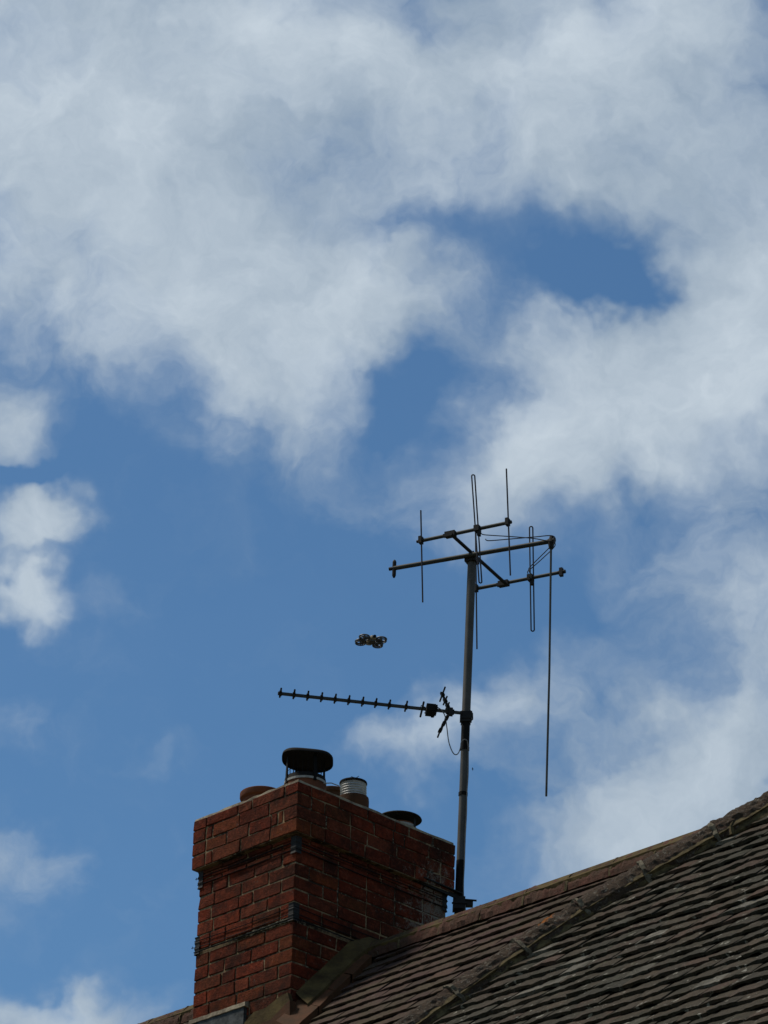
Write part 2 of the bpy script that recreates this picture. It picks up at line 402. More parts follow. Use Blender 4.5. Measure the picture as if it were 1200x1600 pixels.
# deck under the tiles
dk = MB(); hp = hip_pts(.1)
def back(l, s): # far side of the ridge
    v = SL(l, s); return Vector((v.x, 2*RR-v.y, v.z))
H_ = -.045
dk.add([SL(3.6, sE, H_), SL(-8.2, sE, H_), SL(-8.2, -.02, H_), SL(3.6, -.02, H_)], [(0, 1, 2, 3)])
dk.add([back(3.6, sE), back(-2.9, sE), back(-2.9, -.06), back(3.6, -.06)], [(3, 2, 1, 0)])
up = [p_ for p_ in hp if p_.y >= -.03]
vs = []
for p_ in up:
    a = SL(p_.x, p_.y, H_); b_ = SL(p_.x, -.021, H_); c_ = a+Vector((-.25-.6*0, 1.6, -1.6))
    vs += [a, b_, c_]
fs = []
for i in range(len(up)-1):
    fs += [(3*i, 3*i+3, 3*i+4, 3*i+1), (3*i, 3*i+2, 3*i+5, 3*i+3)]
dk.add(vs, fs)
a, b_ = up[-1], SL(-8.2, up[-1].y, H_)
dk.add([SL(a.x, a.y, H_), SL(-8.2, a.y, H_), SL(-8.2, -.021, H_), SL(a.x, -.021, H_)], [(0, 1, 2, 3)])
# gable end and soffits
g0 = SL(3.6, sE, H_)
dk.add([Vector((-3.2, y0, zt)), Vector((-3.2, y1, zt)), Vector((-3.2, RR, ZB+RZ-.10))], [(0, 1, 2)])
roof = dk.out('roof_slope', MFELT, house)

def tile_mesh(seed, rough, wd=.1655, ln_=.20, th=.011, cmb=(.0004, .0014)):
    rs = random.Random(seed); nx = 6
    cam_ = rs.uniform(*cmb); bow = rs.uniform(0, .005); tw = rs.uniform(-.0012, .0012)*rough
    vs = []; 
    def hh(x, y): return cam_*(1-(2*x)**2)*1.6 - bow*(y/ln_)*2 + tw*x*2*(1-y/ln_)
    rag = [rs.uniform(-.002, .002)*rough for _ in range(nx+1)]; tk = [th*rs.uniform(.6, 1.4) for _ in range(nx+1)]
    ysr = (0, .055, ln_)
    for iy, y in enumerate(ysr):
        for i in range(nx+1):
            x = i/nx-.5; j = rs.uniform(-.0012, .0012)*rough if iy < 2 else 0
            vs.append((x*wd, y+(rag[i] if iy == 0 else 0), hh(x, y)+j))
    for y in (0, ln_):
        for i in range(nx+1):
            x = i/nx-.5
            vs.append((x*wd*.995, y+(rag[i]*.3+.002 if y == 0 else 0), hh(x, y)-tk[i]))
    n = nx+1; fs = []
    for r_ in range(2):
        for i in range(nx): fs.append((r_*n+i, r_*n+i+1, (r_+1)*n+i+1, (r_+1)*n+i))
    for i in range(nx): fs.append((3*n+i, 3*n+i+1, i+1, i)); fs.append((3*n+i+1, 3*n+i, 4*n+i, 4*n+i+1))
    fs.append((3*n, 0, n, 2*n, 4*n)); fs.append((3*n+nx, 4*n+nx, 2*n+nx, n+nx, nx))
    return mesh('roof_tile', vs, fs)
TA = [tile_mesh(i, 1.6) for i in range(20)]
TB = [tile_mesh(100+i, 2.6, .1665, th=.016, cmb=(.0006, .0035)) for i in range(22)]
for m_ in TA: m_.materials.append(MTA)
for m_ in TB: m_.materials.append(MTB)
GAUGE = .104
tiles = []
def drop(l, s, variants, tone):
    P0 = SL(l, s, .004); wp = HR @ P0; d = wp-CAM
    x, y = 600+FOC*d.dot(RV)/d.dot(F), 800-FOC*d.dot(UV)/d.dot(F)
    vis = -45 < x < 1245 and y < 1625
    r_ = .8 if tone else .55
    rot = (PR-math.atan((.015 if tone else .0105)/GAUGE)*random.uniform(.88, 1.12)+random.gauss(0, .012*r_), random.gauss(0, .014*r_), random.gauss(0, .010*r_))
    tiles.append((vis, d.length, (P0.x, P0.y, P0.z+max(0, random.gauss(.002, .003)*r_)), rot, random.choice(variants)))
k_ = 0
srow = -.085
lowA = sE
while srow > sE:
    hl = hip_l(srow+.05); off = (k_ % 2)*.0825+random.uniform(-.01, .01)
    i = 0
    l = 3.5-off
    while l > -8.1:
        infoot = (-.13 < l < .77+.02 and RR+(srow+.02)*cP > -.04)
        d_ = l-hl
        if infoot: pass
        elif d_ > .03: drop(l, srow, TA, 0)
        elif d_ < -.03: drop(l, srow-.015+.006*math.sin(l*2.1+srow), TB, 1)
        l -= .1655+random.uniform(.0, .002)
    k_ += 1; srow -= GAUGE+random.uniform(-.002, .002)
s_up = -.085+GAUGE
while s_up < 1.2:      # the part that climbs above the ridge of the nearer slope
    l = hip_l(s_up+.05)-.03-((k_ % 2)*.08)
    while l > -8.1:
        drop(l, s_up-.015+.006*math.sin(l*2.1+s_up), TB, 1); l -= .165+random.uniform(.001, .004)
    s_up += GAUGE; k_ += 1
vis = sorted([t for t in tiles if t[0]], key=lambda t: t[1])
sel = vis[:300]
selset = set(id(t) for t in sel)
for t in sel:
    o = link('roof_tile', t[4], None, roof); o.location = t[2]; o.rotation_euler = t[3]
rest = [t for t in tiles if id(t) not in selset]
print('tiles visible', len(vis), 'rest', len(rest))
from mathutils import Euler
for grp, mm in ((TA, MTA), (TB, MTB)):
    b_ = MB()
    for t in rest:
        if t[4] in grp:
            X = Matrix.Translation(t[2]) @ Euler(t[3]).to_matrix().to_4x4()
            b_.add([X @ v.co for v in t[4].vertices], [tuple(p_.vertices) for p_ in t[4].polygons])
    b_.out('tile_field', mm, roof, kind='stuff')

def half_round(mb, c0, c1, nrm, r0, r1, seed, a0=-95, a1=95, th=.014, nseg=9, nl=9, jit=.0025):
    """half-round tile between c0 and c1 (axis), nrm = outward"""
    rs = random.Random(seed); t = (c1-c0).normalized(); side = t.cross(nrm).normalized(); nr = side.cross(t).normalized()
    vs = []
    for lay in (0, 1):
        for i in range(nl+1):
            u = i/nl; c = c0.lerp(c1, u); r_ = r0+(r1-r0)*u-(th if lay else 0)
            for j in range(nseg+1):
                a = rad(a0+(a1-a0)*j/nseg)
                q = c+(side*math.sin(a)+nr*math.cos(a))*(r_+((rs.uniform(-jit, jit)*.3+jit*1.6*noise.noise(Vector((c.x*22+seed, c.z*22, j*.9)))+jit*.9*noise.noise(Vector((c.x*60, c.z*60+seed, j*2.1)))) if not lay else 0))
                if i in (0, nl): q = q+t*rs.uniform(-jit, jit)
                vs.append(q)
    n = nseg+1; o_ = (nl+1)*n; fs = []
    for i in range(nl):
        for j in range(nseg):
            fs.append((i*n+j, i*n+j+1, (i+1)*n+j+1, (i+1)*n+j)); fs.append((o_+i*n+j, o_+(i+1)*n+j, o_+(i+1)*n+j+1, o_+i*n+j+1))
    for i in range(nl):
        fs.append((i*n, (i+1)*n, o_+(i+1)*n, o_+i*n)); fs.append((i*n+nseg, o_+i*n+nseg, o_+(i+1)*n+nseg, (i+1)*n+nseg))
    for j in range(nseg):
        fs.append((j, o_+j, o_+j+1, j+1)); b0 = nl*n; fs.append((b0+j, b0+j+1, o_+b0+j+1, o_+b0+j))
    mb.add(vs, fs)
# ridge tiles along the ridge: crest at z = -.475
cz = ZB-.475-.118
def ridge_run(l0, l1):
    l = l0; sd_ = 0
    while l > l1+.05:
        e = max(l-.30, l1); mb = MB()
        half_round(mb, Vector((-l+.004, RR+random.uniform(-.004, .004), cz+random.uniform(-.004, .003))), Vector((-e-.004, RR+random.uniform(-.004, .004), cz+random.uniform(-.004, .003))), Vector((0, 0, 1)), .118, .118, int(l*977), nl=20, nseg=13, jit=.0055)
        mb.out('ridge_tile', MRIDGE, roof)
        # joint mortar
        j = MB(); half_round(j, Vector((-e-.006, RR, cz)), Vector((-e+.006, RR, cz)), Vector((0, 0, 1)), .1195, .1195, int(l*77)+5, nl=2, th=.02, jit=.004)
        j.out('joint_mortar', MBED, roof)
        l = e
ridge_run(3.5, .84); ridge_run(-.03, -2.62)
# bedding strip under the ridge tiles on the visible slope
def bed(mb, path, nrmh, wdt, seed, h0=.03, h1=.004):
    pass
mb = MB(); vs = []; n = 130
for i in range(n+1):
    l = 3.5-(3.5+2.6)*i/n
    if True:
        a = SL(l, -.105+.010*noise.noise(Vector((l*9, 0, 0))), .052); b_ = SL(l, -.135+.022*noise.noise(Vector((l*7, 3, 0))), .006); c_ = SL(l, -.03, .05)
        vs += [c_, a, b_]
fs = []
for i in range(n):
    lm_ = 3.5-(6.1)*(i+.5)/n
    if -.02 < lm_ < .80: continue
    fs += [(3*i, 3*i+1, 3*i+4, 3*i+3), (3*i+1, 3*i+2, 3*i+5, 3*i+4)]
mb.add(vs, fs); mb.out('ridge_bedding', MFIL, roof)
# raised hip tiles with their bedding mortar
hp = hip_pts(.05)
L3 = [SL(p_.x, p_.y, -.018) for p_ in hp]
nrm = Vector((0, -sP, cP))
acc = 0; i0 = 0; hs = 0
for i in range(1, len(L3)):
    if (L3[i]-L3[i0]).length > .36 or i == len(L3)-1:
        mb = MB(); half_round(mb, L3[i0], L3[i]+(L3[i]-L3[i0]).normalized()*.02, nrm, .098, .090, 50+hs, nl=26, nseg=15, jit=.007, a0=-88, a1=88)
        mb.out('hip_tile', MHIP, roof, label='lichen crusted half round hip tile')
        j = MB(); d_ = (L3[i]-L3[i0]).normalized()
        half_round(j, L3[i]-d_*.002, L3[i]+d_*.020, nrm, .106, .102, 950+hs, nl=2, th=.03, jit=.006, a0=-50, a1=85)
        j.out('joint_mortar', MJOINT, roof)
        i0 = i; hs += 1
for sgn, w_, hgt in ((-1, .100, .040), (1, .09, .025)):
    mb = MB(); vs = []
    for i, p_ in enumerate(hp):
        q0 = hp[max(i-1, 0)]; q1 = hp[min(i+1, len(hp)-1)]; t = (q1-q0).normalized(); nn = Vector((-t.y, t.x))
        if nn.x*sgn < 0: nn = -nn
        q = noise.noise(Vector((i*.21, sgn, 0))); q2 = noise.noise(Vector((i*.57, sgn+4, 0)))
        for (dd, h) in ((.055, hgt+.008), (.088, hgt*.9+.006*q2), (w_*.82+.016*q2, .022+.014*q), (w_+.030*q+.020*q2, .003), (w_+.030*q, -.03)):
            v = p_+nn*dd; vs.append(SL(v.x, v.y, h))
    fs = []
    for i in range(len(hp)-1):
        for j in range(4): fs.append((5*i+j, 5*i+j+1, 5*i+j+6, 5*i+j+5))
    mb.add(vs, fs); mb.out('hip_bedding', MBED, roof)

# ------------------------------------------------------------------ chimney
Lc, Rc, OV = .768, 1.138, .034
core = MB(); e = .0055
core.box((-Lc+e, e, ZB-2.2), (-e, Rc-e, ZB))
core.box((-Lc-OV+e, -OV+e, ZB), (OV-e, Rc+OV-e, ZB+.285))
chim = core.out('chimney', MMORT, house, label='square red brick chimney with a projecting brick cap')
def brick_mesh(dx, dy, dz, seed, chip=0, wear=.0022):
    rs = random.Random(seed); bv = rs.uniform(.0015, .0035)
    vs = []; idx = {}
    for sx in (-1, 1):
        for sy in (-1, 1):
            for sz in (-1, 1):
                c_ = Vector((sx*dx/2+rs.uniform(-wear, wear), sy*dy/2+rs.uniform(-wear, wear), sz*dz/2+rs.uniform(-wear, wear)))
                if rs.random() < chip: c_ -= Vector((sx*.003, sy*.003, sz*.003))
                b_ = bv*rs.uniform(.7, 1.8)
                idx[(sx, sy, sz)] = len(vs)
                vs += [c_-Vector((0, sy*b_, sz*b_)), c_-Vector((sx*b_, 0, sz*b_)), c_-Vector((sx*b_, sy*b_, 0))]
    I = lambda sx, sy, sz, a: idx[(sx, sy, sz)]+a
    fs = []
    for s_ in (-1, 1):
        q = [I(s_, -1, -1, 0), I(s_, 1, -1, 0), I(s_, 1, 1, 0), I(s_, -1, 1, 0)]; fs.append(q if s_ > 0 else q[::-1])
        q = [I(-1, s_, -1, 1), I(1, s_, -1, 1), I(1, s_, 1, 1), I(-1, s_, 1, 1)]; fs.append(q[::-1] if s_ > 0 else q)
        q = [I(-1, -1, s_, 2), I(1, -1, s_, 2), I(1, 1, s_, 2), I(-1, 1, s_, 2)]; fs.append(q if s_ > 0 else q[::-1])
    for a in (-1, 1):
        for b_ in (-1, 1):
            fs.append([I(a, b_, -1, 0), I(a, b_, 1, 0), I(a, b_, 1, 1), I(a, b_, -1, 1)])
            fs.append([I(a, -1, b_, 0), I(a, 1, b_, 0), I(a, 1, b_, 2), I(a, -1, b_, 2)])
            fs.append([I(-1, a, b_, 1), I(1, a, b_, 1), I(1, a, b_, 2), I(-1, a, b_, 2)])
    for a in (-1, 1):
        for b_ in (-1, 1):
            for c_ in (-1, 1): fs.append([I(a, b_, c_, 0), I(a, b_, c_, 1), I(a, b_, c_, 2)])
    return mesh('brick', vs, fs)
hidden_b = MB()
def put_brick(x0, x1, y0, y1, z0, z1, seen=True, drop_=0, chip=.03):
    me = brick_mesh(x1-x0, y1-y0, z1-z0, random.randrange(10**6), chip)
    p_ = Vector(((x0+x1)/2, (y0+y1)/2, (z0+z1)/2))
    bpy_fix(me)
    if seen:
        o = link('brick', me, MBRICK, chim); o.location = p_+Vector((random.uniform(-.0015, .0015), random.uniform(-.0015, .0015), 0)); o.rotation_euler = (random.gauss(0, .003), random.gauss(0, .006), random.gauss(0, .003))
    else:
        hidden_b.add([v.co+p_ for v in me.vertices], [tuple(f.vertices) for f in me.polygons]); bpy.data.meshes.remove(me)
import bmesh
def bpy_fix(me):
    bm = bmesh.new(); bm.from_mesh(me); bmesh.ops.recalc_face_normals(bm, faces=bm.faces); bm.to_mesh(me); bm.free()
JT = .009; HD = .1025
def cuts(total, start_hdr, pat=None):
    """brick lengths along a face, from the near corner"""
    if pat: ls = list(pat)
    else:
        ls = []; s_ = 0
        while s_ < total-.02:
            q = .205
            if (not ls and start_hdr) or (ls and random.random() < .16): q = .10
            ls.append(q); s_ += q+JT
        if s_-JT > total: 
            ls[-1] -= s_-JT-total
            if ls[-1] < .05: d_ = ls.pop(); ls[-1] += d_+JT
    k1 = (total-JT*(len(ls)-1))/sum(ls)
    res = []; s_ = 0
    for q in ls: res.append((s_, s_+q*k1)); s_ += q*k1+JT
    return res
def ring(z0, z1, ov, par, pl=None, pr_=None, chipc=.03, dep=HD):
    tl, tr = Lc+2*ov, Rc+2*ov
    za, zb = z0+ZB, z1+ZB
    # left (near) face at y = -ov ; runs along -x
    if par:
        segs = cuts(tl, False, pl); f0 = 0
        for a, b_ in segs: put_brick(ov-b_, ov-a, -ov, -ov+dep, za, zb, True, chip=chipc)
        s0, s1 = dep+JT, tr-dep-JT
    else:
        segs = cuts(tl-dep-JT-(dep+JT), False, pl); 
        for a, b_ in segs: put_brick(ov-dep-JT-b_, ov-dep-JT-a, -ov, -ov+dep, za, zb, True, chip=chipc)
        s0, s1 = 0, tr
    def below(y, top):   # is the brick on this side buried under the roof?
        if ov > .01: return False
        ridge_z = ZB+RZ-abs(y-RR)*math.tan(PR)
        return top < ridge_z-.10
    for a, b_ in cuts(s1-s0, False, pr_):
        ya, yb_ = -ov+s0+a, -ov+s0+b_
        if not below((ya+yb_)/2, zb) : put_brick(ov-dep, ov, ya, yb_, za, zb, True, chip=chipc)
    # far faces
    for a, b_ in cuts(s1-s0, False):
        ya, yb_ = -ov+s0+a, -ov+s0+b_
        if not below((ya+yb_)/2, zb): put_brick(-tl+ov, -tl+ov+dep, ya, yb_, za, zb, False)
    q0, q1 = (0, tl) if par else (dep+JT, tl-dep-JT)
    for a, b_ in cuts(q1-q0, False): put_brick(ov-q0-b_, ov-q0-a, tr-ov-dep, tr-ov, za, zb, False)
    if not par:
        # corner bricks of the other far corner are part of the side runs
        pass
C75 = .075
# cap, four courses (patterns read from the near corner)
ring(.225+.006, .287, OV, 0, (.20, .085, .20), (.10, .205, .205, .205, .10, .18, .17), .08)
ring(.150+.006, .225, OV, 1, (.21, .22, .20, .045, .095), (.105, .205, .20, .155, .09, .205, .10))
ring(.075+.006, .150, OV, 0, (.045, .05, .21, .20, .20), (.205, .165, .11, .205, .205, .10, .10))
ring(.000+.004, .075, OV, 1, (.20, .22, .21, .05, .10), (.105, .205, .11, .20, .205, .10, .10))
# body
SZ = [(-.030+.002, -.006, 1, 'c'), (-.060, -.033, 0, 'c'), (-.088, -.064, 1, 'c')]
for (a, b_, p_, _t) in SZ: ring(a, b_, .004, p_, (.2, .2, .2, .2) if p_ else None, None)
par = 0
for z1 in (-.088, -.163-0, -.238, -.313, -.388):
    ring(z1-.075+.009 if z1 != -.388 else -.463, z1-.0, 0, par, {0: None}.get(1)); par ^= 1
PB = [(.09, .195, .20, .215), (.05, .165, .115, .10, .205, .09), (.105, .205, .205, .07, .12), (.225, .105, .095, .12, .11, .09), (.11, .215, .215, .20), (.2, .2, .2, .1)]
z1 = -.497
for i in range(11):
    ring(z1-.075+.009, z1, 0, (i+1) % 2, PB[i] if i in (1, 3, 5) and False else None); z1 -= .075
hidden_b.out('brickwork', MBRICK, chim, kind='stuff')
# open joint of pale mortar above the lower courses
mb = MB()
for (x0, x1, z0, z1_) in ((-.36, -.03, -.492, -.466), (-.46, -.365, -.492, -.482)):
    nb = 16
    for i in range(nb):
        xa, xb = x0+(x1-x0)*i/nb, x0+(x1-x0)*(i+1)/nb; q = .006*noise.noise(Vector((xa*37, z0, 0))); mb.box((xa-.001, -.002+random.uniform(-.003, .002), ZB+z0+.004+q), (xb, .02, ZB+z1_-.002+q), .0022)
mb.out('bed_joint', MJOINT, chim)
# flaunching
fl = MB(); o1 = OV-.004; zt0 = ZB+.289
P8 = [(-Lc-o1, -o1), (o1, -o1), (o1, Rc+o1), (-Lc-o1, Rc+o1)]
def ringpts(inset, z, jz=0):
    res = []
    n = 14
    xs0, xs1, ys0, ys1 = -Lc-o1+inset, o1-inset, -o1+inset, Rc+o1-inset
    for i in range(n): res.append((xs0+(xs1-xs0)*i/n, ys0, z))
    for i in range(n): res.append((xs1, ys0+(ys1-ys0)*i/n, z))
    for i in range(n): res.append((xs1-(xs1-xs0)*i/n, ys1, z))
    for i in range(n): res.append((xs0, ys1-(ys1-ys0)*i/n, z))
    return [(x+random.uniform(-.003, .003), y+random.uniform(-.003, .003), z_+random.uniform(-jz, jz)) for x, y, z_ in res]
rr_ = [ringpts(.002, zt0-.001), ringpts(.004, zt0+.013, .004), ringpts(.12, zt0+.045, .004), ringpts(.25, zt0+.055, .002)]
vs = [v for r_ in rr_ for v in r_]; n = 56; fs = []
for i in range(3):
    for j in range(n): fs.append((i*n+j, i*n+(j+1) % n, (i+1)*n+(j+1) % n, (i+1)*n+j))
fs.append(tuple(3*n+j for j in range(n)))
fl.add(vs, fs); fl.out('flaunching', MPALE, chim, label='pale mortar bed on top of the chimney')
# sloping mortar fillet against the right-hand face
def fillet(z0, wid0, wid1, h0, h1, r0, r1, material, name, seed, nn=26, zoff=0, top_end=0, **kw):
    mb = MB(); vs = []
    for i in range(nn+1):
        r_ = r0+(r1-r0)*i/nn; q = noise.noise(Vector((r_*11, seed, 0))); q2 = noise.noise(Vector((r_*30, seed+9, 0)))
        zr = ZB+RZ-(RR-r_)*math.tan(PR)
        ws = (wid0, wid0+(wid1-wid0)*.4, wid1+.012*q+.004*q2)
        hs_ = (h0+.006*q, h0*.55+h1*.45, h1+.003*q2)
        if top_end and r_ > .42:
            f_ = 1-.45*((r_-.42)/(r1-.42)); hs_ = tuple(h*f_ for h in hs_)
        for w_, h in zip(ws, hs_): vs.append((w_, r_, zr+h+zoff))
        vs.append((ws[2]+.001, r_, zr-.05))
    fs = []
    for i in range(nn):
        for j in range(3): fs.append((4*i+j, 4*i+j+1, 4*i+j+5, 4*i+j+4))
    mb.add(vs, fs); mb.out(name, material, roof, smooth=True, **kw)
# outer clay strip in four cracked pieces, then the olive mortar over it
cuts_ = [-.10, .055, .17, .285, .43]
for i, (a, b_) in enumerate(zip(cuts_, cuts_[1:])):
    fillet(0, .004, .150+.008*(i % 2), .115-.006*(i % 2), .040, a+.0015, b_-.0015, MTERRA2, 'fillet_piece', i*3.7, nn=8)
fillet(0, .001, .095, .170, .085, .035, .555, MFIL, 'mortar_fillet', 2.2, top_end=1, label='olive mortar fillet along the chimney')
# apron at the left-hand face: lead sheet with a white mortar top, brown patches by the corner
mb = MB(); mb.box((-.762, -.020, ZB-1.12), (-.338, .002, ZB-.892), .002); mb.out('lead_apron', MLEAD, chim, label='mottled grey lead sheet at the chimney foot')
mb = MB(); vs = []; nn = 22
for i in range(nn+1):
    x = -.768+(.768-.325)*i/nn; q = .003*noise.noise(Vector((x*20, 0, 0)))
    vs += [(x, .002, ZB-.862+q), (x, -.024, ZB-.870+q), (x, -.026, ZB-.893+q), (x, .002, ZB-.896)]
fs = [(4*i+j, 4*i+j+1, 4*i+j+5, 4*i+j+4) for i in range(nn) for j in range(3)]+[(0, 3, 2, 1), (4*nn, 4*nn+1, 4*nn+2, 4*nn+3)]
mb.add(vs, fs); mb.out('mortar_lip', MPALE, chim)
for k2, (pl_, mm) in enumerate([([(-.325, -.99), (-.255, -.945), (-.17, -.945), (-.05, -.905), (.0, -.90), (.02, -.95), (-.10, -1.03), (-.20, -1.04), (-.25, -1.10), (-.33, -1.12)], MFIL), ([(-.245, -1.05), (-.20, -1.035), (-.10, -1.03), (.04, -.955), (.05, -1.15), (-.28, -1.2)], MTERRA2)]):
    n = len(pl_); mb = MB()
    vs = [(x, -.022-.02*k2-.004*noise.noise(Vector((x*30, z, 0))), ZB+z) for x, z in pl_]+[(x, .003, ZB+z) for x, z in pl_]
    fs = [tuple(range(n))]+[(i, i+n, (i+1) % n+n, (i+1) % n) for i in range(n)]
    mb.add(vs, fs); mb.out('mortar_patch', mm, chim)

# chimney pots
def pot(l, r, ytop, prof, material, label, name='chimney_pot', **k2):
    z = z_for(l, r, ytop); mb = MB()
    mb.lathe([(a, b_) for a, b_ in prof], 40, (-l, r, ZB+z)); return mb.out(name, material, chim, smooth=True, label=label), z
BOT = -.22
PZ = {}
_, PZ[1] = pot(.60, .28, 1241, [(.104, BOT), (.106, -.042), (.120, -.036), (.123, -.030), (.123, -.004), (.119, 0), (.104, 0), (.100, -.01), (.095, BOT)], MTERRA, 'open terracotta pot with a thick rim near the left end')
_, PZ[2] = pot(.25, .28, 1221, [(.112, BOT), (.112, -.005), (.109, 0), (.098, 0), (.095, BOT)], MTERRA, 'terracotta pot below the black cowl')
_, PZ[3] = pot(.50, .72, 1238, [(.092, BOT), (.092, -.03), (.098, -.026), (.098, -.004), (.093, 0), (.082, 0), (.078, BOT)], MTERRA2, 'low terracotta pot between cowl and steel liner')
_, PZ[4] = pot(.22, .62, 1248, [(.085, BOT), (.087, -.02), (.085, 0), (.074, 0), (.070, BOT)], MTERRA2, 'terracotta pot holding the ribbed steel liner')
_, PZ[5] = pot(.22, .98, 1291, [(.090, BOT), (.092, -.02), (.092, 0), (.080, 0), (.078, BOT)], MTERRA, 'terracotta pot below the flat black disc')
# ribbed steel liner
zz = z_for(.22, .62, 1223.5)-PZ[4]
prof = []; nr = 9
for i in range(nr*4+1):
    u = i/(nr*4); prof.append((.0715+.0028*math.cos(i*math.pi/2), -.04+(zz+.04)*u))
prof += [(.068, zz), (.066, -.05)]
mb = MB(); mb.lathe(prof, 36, (-.22, .62, ZB+PZ[4]), lean=(-.05, 0))
mb.out('flue_liner', MFLEX, chim, smooth=False, label='ribbed steel flue liner rising from its pot')
mb = MB(); zl = ZB+PZ[4]+zz
mb.lathe([(.0765, zz-.010), (.078, zz-.004), (.0765, zz+.003), (.066, zz+.003), (.064, zz-.02)], 36, (-.22, .62, ZB+PZ[4]), lean=(-.05, 0))
mb.tube([(-.22+.03, .56, zl), (-.20, .58, zl+.02), (-.185, .60, zl+.014), (-.17, .61, zl+.024)], .0018, 5)
mb.out('liner_rim', MBLACK, chim)

# black cowl on the near pot
HOUSEM = HR
def frame(name, l, r, z, label, cat):
    o = link(name, None, label=label, category=cat); o.location = W(l, r, z); return o
cw = frame('chimney_cowl', .25, .28, PZ[2]+.0, 'black cowl with mesh cage and wide lid on the pot at the near corner', 'chimney cowl')
zc = z_for(.25, .28, 1187)-PZ[2]
mb = MB()
mb.lathe([(0.002, .020), (.06, .018), (.112, .013), (.134, .008), (.141, .0), (.142, -.012), (.139, -.012), (.132, .0), (.10, .004), (.002, .008)], 44, (0, 0, zc), sup=3.6)
lid = mb.out('cowl_lid', MBLACK, cw, smooth=True)
lid.rotation_euler = (rad(-1), rad(4), 0)
mb = MB()
for k2 in range(22):
    a = 2*math.pi*k2/22; mb.tube([(.100*math.cos(a), .100*math.sin(a), .0), (.104*math.cos(a), .104*math.sin(a), zc-.002)], .0013, 4)
for h in (.045,):
    if h < zc: mb.tube([(.103*math.cos(2*math.pi*q/30), .103*math.sin(2*math.pi*q/30), h) for q in range(30)], .0016, 4, closed=True)
mb.out('cage_mesh', MBLACK, cw)
for k2 in range(4):
    a = rad(-62+90*k2); mb = MB(); ca, sa = math.cos(a), math.sin(a); t = Vector((-sa, ca, 0))
    for z0, z1_, r0, r1 in ((-.035, .02, .1165, .1165), (.02, zc-.004, .1165, .112)):
        c0 = Vector((ca*r0, sa*r0, z0)); c1 = Vector((ca*r1, sa*r1, z1_)); m_ = (c0+c1)/2
        mb.obox(m_, t*.008, (c1-c0)/2, Vector((ca, sa, 0))*.0025)
    mb.out('cowl_leg', MBLACK, cw)
mb = MB(); mb.lathe([(.1135, -.026), (.1165, -.026), (.1165, -.013), (.1135, -.013), (.1135, -.026)], 40); mb.out('clamp_band', MSTEEL, cw)
mb = MB(); mb.lathe([(.113, -.012), (.116, -.012), (.112, .012), (.104, .012), (.104, -.005)], 40); mb.out('cowl_collar', MBLACK, cw)
b1 = MB(); b1.tube([(.118*math.cos(rad(-30)), .118*math.sin(rad(-30)), -.034), (.16*math.cos(rad(-26)), .16*math.sin(rad(-26)), -.036), (.20*math.cos(rad(-18)), .20*math.sin(rad(-18)), -.050)], .003, 6); b1.out('band_tail', MSTEEL, cw)
# flat disc cap on the right-hand pot
dc = frame('disc_cap', .22, .98, PZ[5], 'flat black disc cap on the chimney pot nearest the mast', 'chimney cap')
zd = z_for(.22, .98, 1279)-PZ[5]
mb = MB(); mb.lathe([(.002, .012), (.09, .007), (.124, -.003), (.127, -.009), (.122, -.007), (.09, .001), (.002, .004)], 44, (0, 0, zd)); mb.out('disc', MBLACK, dc, smooth=True)
for k2 in range(3):
    a = rad(-28+120*k2); mb = MB(); ca, sa = math.cos(a), math.sin(a); t = Vector((-sa, ca, 0))
    mb.obox(Vector((ca*.097, sa*.097, (zd-.03)/2)), t*.008, Vector((0, 0, (zd+.03)/2)), Vector((ca, sa, 0))*.002); mb.out('disc_bracket', MDARK, dc)
mb = MB(); mb.lathe([(.0935, -.028), (.0965, -.028), (.0965, -.010), (.0935, -.010), (.0935, -.028)], 36); mb.out('clamp_band', MSTEEL, dc)

# ------------------------------------------------------------------ mast and its lashing
mbase = W(-.03, 1.235, -.30)
mbot = on_y(715.5, 1452, mbase); mtop = on_y(737.5, 873, mbase)
mast = link('aerial_mast', None, label='tall grey aerial mast lashed to the right corner of the chimney', category='aerial mast')
mast.location = mbot
axis = (mtop-mbot); Lm = axis.length; ax = axis/Lm
def mp(px_y):              # point on the mast axis seen at image row
    a, b_ = 0.0, 1.0
    for _ in range(40):
        m = (a+b_)/2; p_ = mbot+axis*m-CAM
        if 800-FOC*p_.dot(UV)/p_.dot(F) > px_y: a = m
        else: b_ = m
    return mbot+axis*a
def part(mb, name, material, parent, smooth=False, **kw):
    inv = Vector(parent.location); mb.v = [tuple(Vector(v)-inv) for v in mb.v]; return mb.out(name, material, parent, smooth=smooth, **kw)
j1 = mp(1119)
mb = MB(); mb.tube([j1, mtop], .0245, 20); part(mb, 'upper_pole', MALU, mast, True)
mb = MB(); mb.tube([mbot-ax*.15, j1], .0225, 20); part(mb, 'lower_pole', MALU, mast, True, label='darker lower pole stained by soot')
mb = MB(); mb.tube([mp(1168), mp(1122)], .0245, 20); part(mb, 'black_sleeve', MBLACK, mast, True)
mb = MB(); mb.tube([mbot-ax*.12, mp(1345)], .0238, 20); part(mb, 'black_sleeve', MBLACK, mast, True)
for yy in (1241, 1170):
    mb = MB(); mb.tube([mp(yy+2.5), mp(yy-2.5)], .0262, 20); part(mb, 'tape_band', MBLACK, mast, True)
